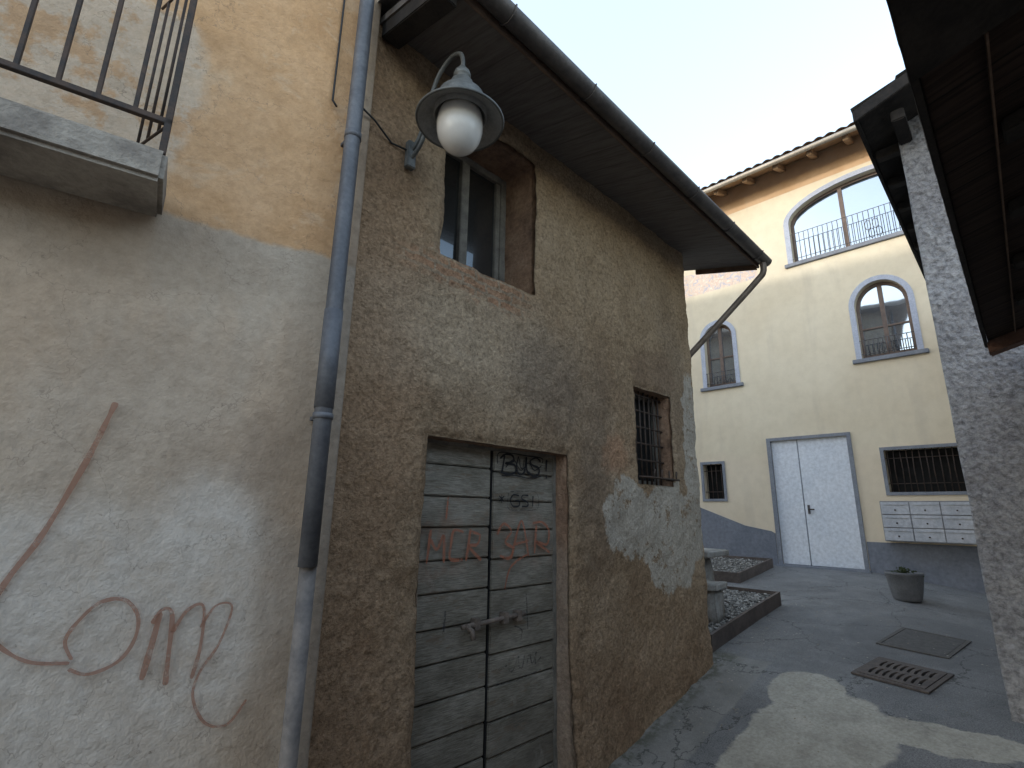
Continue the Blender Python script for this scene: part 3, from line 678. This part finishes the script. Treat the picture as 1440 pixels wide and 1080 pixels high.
def rslab(name,x0,x1,y0,y1,z0,z1,th,mat,parent,label=None):
    v=[(x0,y0,z0),(x1,y0,z1),(x1,y1,z1),(x0,y1,z0),(x0,y0,z0+th),(x1,y0,z1+th),(x1,y1,z1+th),(x0,y1,z0+th)]
    return mesh(name,v,[(0,3,2,1),(4,5,6,7),(0,1,5,4),(1,2,6,5),(2,3,7,6),(3,0,4,7)],mat,parent,label)
yr=rslab("roof",EX+.03,15.4,-3.4,7.4,8.66,10.8,.06,ORW,yh,"orange brown boarded eave")
rslab("roof_slope",20.6,15.41,-3.4,7.4,8.66,10.8,.06,ORW,yh)
roofstrip("roof_tiles",-3.5,7.5,EX-.02,15.4,8.71,.408,TILE,yr,.045,.19,axis='x')
each("rafter",[(EX+.08,FX+.02,y,y+.10,8.53,8.655) for y in [(.1+.62*k) for k in range(9)]],ORW,yh,None,.006,xf=lambda x,y,z:(x,y,z+(x-EX-.03)*.40))
tube("gutter",[[(EX-.03,-3.5,8.64),(EX-.03,7.5,8.64)]],.05,simple("tarnished_copper_gutter",(.36,.32,.27),(.44,.40,.34),4,.5,.3),yh)
mb=empty("mailbox_bank",(10.6,1.2,1.29),"silver metal mailbox bank under barred window","mailbox")
boxes("casing",[(10.52,10.78,.60,1.78,1.28,1.92)],STEELD,mb,bev=.006)
for r in range(3):
    for c in range(3):
        y0=.615+c*.388; z0=1.295+r*.206
        d=boxes("mailbox_door",[(10.500,10.518,y0+.003,y0+.377,z0+.003,z0+.196),(10.489,10.499,y0+.03,y0+.346,z0+.15,z0+.165)],STEEL,mb,bev=.003)
        tube("lock",[[(10.487,y0+.19,z0+.07),(10.501,y0+.19,z0+.07)]],.012,IRON,d,None,3)

# ------------------------------------------------------------------ grey house
gh=empty("grey_house",(5.5,-.5,.2),"grey roughcast house with dark timber eave","house")
vs=[];fs=[]
Y_=lin(.33,-1.2,.03)+lin(-1.2,-4.,.1)[1:]; Z_=lin(-.4,5.6,.03)
for y in Y_:
    for z in Z_:
        P_=Vector((y,3,z)); vs.append((5.5-(.02*noise.noise(P_*1.5)+.014*noise.noise(P_*6)+.014*noise.noise(P_*15)),y,z))
nz=len(Z_)
for i in range(len(Y_)-1):
    for j in range(nz-1): a=i*nz+j; fs.append((a,a+nz,a+nz+1,a+1))
b0=len(vs); XX=[5.51,5.53]+lin(5.6,9.4,.2)
for k,x in enumerate(XX):
    for z in Z_: vs.append((x,.345+.01*noise.noise(Vector((x*2,z*2,1))),z))
for j in range(nz-1):
    fs.append((j,j+1,b0+j+1,b0+j))
    for k in range(len(XX)-1): a=b0+k*nz+j; fs.append((a,a+1,a+nz+1,a+nz))
mesh("wall",vs,fs,MG,gh,None,True)
boxes("rear_wall",[(9.2,9.38,-4,.33,0,5.5)],MG,gh,bev=0)
gx_=lambda x,y,z:(x,y,z+(.56-y)*.35)
boxes("roof",[(4.97,9.8,-4.4,.56,5.17,5.23)],BEAMD,gh,bev=.004,xf=gx_)
roofstrip("roof_tiles",4.95,9.8,.60,-4.4,5.235,.35,TILEG,gh,.02,.25)
boxes("verge_board",[(4.93,4.968,-4.4,.575,5.12,5.24)],BEAMD,gh,bev=.006,xf=gx_)
boxes("eave_board",[(4.93,9.8,.562,.59,5.12,5.23)],BEAMD,gh,bev=.006)
each("purlin",[(5.08,5.55,.24,.34,5.06,5.17),(5.0,5.55,-1.6,-1.46,5.6,5.76)],BEAMD,gh,bev=.01)
each("rafter",[(5.6+.6*k,5.7+.6*k,.345,.54,5.08,5.165) for k in range(5)],BEAMD,gh,bev=.006)

# ------------------------------------------------------------------ near house with low eave
nh=empty("low_eave_house",(1.,-1.2,-.3),"old house with low dark board eave over the lane","house")
each("wall",[(-6,4.3,-1.3,-1.0,-.8,3.2),(4.0,4.3,-5,-1.31,-.8,3.2)],MG,nh,bev=.01)
slp=lambda x,y,z:(x,y,z+(.04-y)*.30)
boxes("roof",[(-6.2,4.85,-4.5,.03,2.86,2.90)],WOODN,nh,"brown boarded underside",.003,xf=slp)
boxes("eave_board",[(1.6,4.86,.032,.052,2.84,2.95)],BEAMD,nh,bev=.003)
each("rafter",[(2.1+.62*k,2.2+.62*k,-1.0,-.13,2.81,2.858) for k in range(4)],BEAMD,nh,bev=.006,xf=slp)
boxes("end_rafter",[(4.74,4.88,-1.0,.035,2.77,2.858)],REDT,nh,"reddish end timber",bev=.01,xf=slp)
boxes("batten",[(1.62,4.7,-.118,-.112,2.83,2.858)],BEAM,nh,bev=.001,xf=slp)
boxes("eave_panel",[(-6.2,1.58,-1.0,.05,2.80,2.858)],BEAMD,nh,"smooth dark panel under the eave",.004,xf=slp)
roofstrip("roof_tiles",-6.2,4.95,.06,-4.5,2.93,.30,TILEG,nh,.03,.2)

# ------------------------------------------------------------------ street details
def gm(cx,cy,ang):
    a=rad(ang)
    def f(u,v,w):
        x=cx+u*cos(a)-v*sin(a); y=cy+u*sin(a)+v*cos(a); return (x,y,g(x,y)+w)
    return f
dg_=empty("drain_grate",(6.03,1.05,g(6.03,1.05)),"square worn cast iron drain grate set in asphalt","drain")
f=gm(6.03,1.05,-12)
lo=[rect(-.25,.25,-.25,.25)]
for c in range(2):
    for k in range(8):
        v=-.205+k*.0535
        x0=-.205 if c==0 else .02; x1=-.02 if c==0 else .205
        lo.append([(x0,v),(x0+.02,v+.022),((x0+x1)/2,v+.032),(x1-.02,v+.022),(x1,v),(x1,v+.002),((x0+x1)/2,v+.006),(x0+.02,v-.002)])
plate("grid",lo,.008,.024,f,GRATE,dg_)
plate("frame",[rect(-.29,.29,-.29,.29),rect(-.255,.255,-.255,.255)],.006,.020,f,GRATE,dg_)
plate("pit",[rect(-.25,.25,-.25,.25)],.0075,.0078,f,BLK,dg_)  # thin black sheet painting the darkness below the grid
mc=empty("manhole_cover",(7.2,1.0,g(7.2,1.)),"dark rectangular metal manhole cover in the lane","manhole cover")
f2=gm(7.2,1.02,-8)
plate("frame",[rect(-.42,.42,-.30,.30),rect(-.385,.385,-.265,.265)],.004,.013,f2,simple("dark_iron_rim",(.10,.095,.09),(.13,.12,.11),20,.75,.1),mc)
plate("lid",[rect(-.38,.38,-.26,.26)],.003,.011,f2,simple("worn_iron_lid",(.095,.092,.09),(.135,.13,.125),20,.7,.2,.8,90,.004),mc)
def bed(x0,x1,y0,y1,h,n,lab):
    e=empty("planter_bed",((x0+x1)/2,(y0+y1)/2,g(x0)),lab,"planter bed","raised beds beside the lane")
    X=lin(x0,x1,.35)
    vs=[];fs=[]; y=y0; t=.035
    for x in X:
        b=g(x)-.05; tp=g(x)+h; vs+=[(x,y,b),(x,y+t,b),(x,y+t,tp),(x,y,tp)]
    for i in range(len(X)-1):
        for k in range(4): a=i*4+k; c=i*4+(k+1)%4; fs.append((a,c,c+4,a+4))
    fs.append((0,1,2,3)); m=(len(X)-1)*4; fs.append((m,m+1,m+2,m+3))
    mesh("edging",vs,fs,CORTEN,e)
    boxes("edging",[(x1-.036,x1-.001,y0+.036,y1,g(x1)-.1,g(x1)+h)],CORTEN,e,bev=.002)
    boxes("edging",[(x0+.001,x0+.036,y0+.036,y1,g(x0)-.1,g(x0)+h)],CORTEN,e,bev=.002)
    vs=[(x0+.03,y0+.03,g(x0)+h-.05),(x1-.03,y0+.03,g(x1)+h-.05),(x1-.03,y1,g(x1)+h-.05),(x0+.03,y1,g(x0)+h-.05)]
    mesh("gravel_fill",vs,[(0,1,2,3)],GRAVB,e)
    ico=bmesh.new(); bmesh.ops.create_icosphere(ico,subdivisions=1,radius=1); iv=[v.co.copy() for v in ico.verts]; fi=[[v.index for v in q.verts] for q in ico.faces]; ico.free()
    vs=[];fs=[]
    for _ in range(n):
        x=random.uniform(x0+.06,x1-.06); y=random.uniform(y0+.06,y1-.03); s=random.uniform(.012,.026); R_=Matrix.Rotation(random.uniform(0,6),3,'Z')@Matrix.Rotation(random.uniform(-.4,.4),3,'X')
        b=len(vs); sx_=Vector((1,random.uniform(.6,.9),random.uniform(.45,.7)))
        for v in iv: q=R_@Vector((v.x*sx_.x*s,v.y*sx_.y*s,v.z*sx_.z*s)); vs.append((x+q.x,y+q.y,g(x)+h-.045+q.z+s*.3))
        fs+=[[b+i for i in q] for q in fi]
    o=mesh("gravel",vs,fs,GRAV,e,smooth=True); o["kind"]="stuff"
bed(5.66,7.85,2.60,4.6,.17,5200,"gravel bed with dark steel edging by the house corner")
bed(8.9,10.5,3.55,6.0,.16,1200,"small gravel bed with dark steel edging at the cream facade")
def rock(name,x0,x1,y0,y1,z0,z1,parent,tp=0.,amp=.015):
    bm=bmesh.new(); bmesh.ops.create_cube(bm,size=1); bmesh.ops.bevel(bm,geom=list(bm.edges),offset=.06,segments=2,affect='EDGES')
    bmesh.ops.subdivide_edges(bm,edges=list(bm.edges),cuts=3,use_grid_fill=True)
    for v in bm.verts:
        k=1-tp*(v.co.z+.5)
        p=Vector(((x0+x1)/2+v.co.x*k*(x1-x0),(y0+y1)/2+v.co.y*k*(y1-y0),z0+(v.co.z+.5)*(z1-z0)))
        v.co=p+Vector((noise.noise(p*5),noise.noise(p*5+Vector((9,0,0))),noise.noise(p*5+Vector((0,9,0)))))*amp
    me=bpy.data.meshes.new(name); bm.to_mesh(me); bm.free(); me.materials.append(GRAN)
    me.polygons.foreach_set('use_smooth',[True]*len(me.polygons))
    return put(bpy.data.objects.new(name,me),parent)
st=empty("stone_table",(6.65,3.2,g(6.65)+.12),"rough granite table with slab top on gravel bed","table")
rock("table_top",6.25,6.93,2.86,3.7,1.15,1.225,st)
rock("pedestal",6.42,6.75,2.98,3.4,g(6.6)+.08,1.15,st,.15)
so=empty("stone_stool",(6.3,2.9,g(6.3)+.12),"rough granite block seat on gravel bed","stool")
rock("seat",6.12,6.46,2.72,3.1,.80,.885,so); rock("block",6.15,6.42,2.75,3.06,g(6.4)+.08,.80,so,.08,.02)
px,py=9.2,1.40; pz=g(px,py)
po=empty("flower_pot",(px,py,pz),"round grey planter with small green plant","flower pot")
lathe("pot",[(.0001,0),(.15,0),(.165,.03),(.20,.20),(.215,.33),(.225,.34),(.225,.37),(.20,.37),(.195,.33),(.0001,.32)],(px,py,pz),POT,po)
vs=[];fs=[]
for k in range(170):
    a=random.uniform(0,6.28); r=abs(random.gauss(0,.08)); h=.33+random.uniform(0,.11)*(1-r/.3); c=Vector((px+r*cos(a),py+r*sin(a),pz+h))
    d=Vector((random.uniform(-1,1),random.uniform(-1,1),random.uniform(-.2,1))).normalized(); e_=d.cross(Vector((random.random(),random.random(),random.random()))).normalized()
    l=random.uniform(.02,.045); w=l*.35; b=len(vs); vs+=[c,c+d*l*.5+e_*w,c+d*l,c+d*l*.5-e_*w]; fs.append((b,b+1,b+2,b+3))
mesh("plant",vs,fs,LEAF,po,recalc=False)
vs=[];fs=[]
for k in range(620):
    x=random.uniform(4.2,9.5); y=random.uniform(.5,2.55) if random.random()<.45 else 2.55-abs(random.gauss(0,.35))
    if x<5.5 and y>2.3: y=2.3+random.uniform(-.1,0)
    s=random.uniform(.005,.015); a=random.uniform(0,6); z=g(x,y)+.013; b=len(vs)
    for q in range(4):
        t=a+q*1.57; rr=s*(1 if q%2 else .55); vs.append((x+rr*cos(t),y+rr*sin(t),z+random.uniform(0,.006)))
    fs.append((b,b+1,b+2,b+3))
lt=mesh("leaf_litter",vs,fs,simple("dry_petals",(.50,.47,.41),(.25,.19,.12),3,.9),recalc=False); lt["kind"]="stuff"; lt["label"]="small pale petals and dry leaves on asphalt"; lt["category"]="litter"

# ------------------------------------------------------------------ light, sky, camera
SE_,SA_=14.,150.
sd=Vector((cos(rad(SA_))*cos(rad(SE_)),sin(rad(SA_))*cos(rad(SE_)),sin(rad(SE_))))
L=bpy.data.lights.new("sun","SUN"); L.energy=2.0; L.angle=rad(1.6); L.color=(1,.93,.83)
lo_=bpy.data.objects.new("sun",L); lo_.rotation_euler=sd.to_track_quat('Z','Y').to_euler(); COL.objects.link(lo_)
w=bpy.data.worlds.new("World"); SC.world=w; w.use_nodes=True; nt=w.node_tree; nt.nodes.clear()
sk=nt.nodes.new("ShaderNodeTexSky"); sk.sky_type='NISHITA'; sk.sun_disc=False; sk.sun_elevation=rad(SE_); sk.sun_rotation=math.atan2(sd.x,sd.y)
sk.air_density=1.; sk.dust_density=1.; sk.ozone_density=1.
ga=nt.nodes.new("ShaderNodeGamma"); ga.inputs[1].default_value=.55
hs=nt.nodes.new("ShaderNodeHueSaturation"); hs.inputs['Saturation'].default_value=1.0
bg=nt.nodes.new("ShaderNodeBackground"); ou=nt.nodes.new("ShaderNodeOutputWorld"); bg.inputs[1].default_value=1.08
nt.links.new(sk.outputs[0],ga.inputs[0]); nt.links.new(ga.outputs[0],hs.inputs['Color']); nt.links.new(hs.outputs[0],bg.inputs[0]); nt.links.new(bg.outputs[0],ou.inputs[0])

P=rad(14.0); R=rad(.9); H=rad(44.7)
fw0=Vector((cos(H),sin(H),0)); rt=Vector((sin(H),-cos(H),0)); upw=Vector((0,0,1))
fw=fw0*cos(P)+upw*sin(P); up0=upw*cos(P)-fw0*sin(P)
right=rt*cos(R)+up0*sin(R); cup=up0*cos(R)-rt*sin(R)
cd=bpy.data.cameras.new("camera"); cd.sensor_width=36; cd.lens=722/1440*36; cd.clip_start=.05; cd.clip_end=1500
cam=bpy.data.objects.new("camera",cd); COL.objects.link(cam)
mw=Matrix((( right.x,cup.x,-fw.x,0),(right.y,cup.y,-fw.y,0),(right.z,cup.z,-fw.z,1.65),(0,0,0,1)))
cam.matrix_world=mw; SC.camera=cam
SC.view_settings.view_transform='Standard'; SC.view_settings.look='None'; SC.view_settings.exposure=0
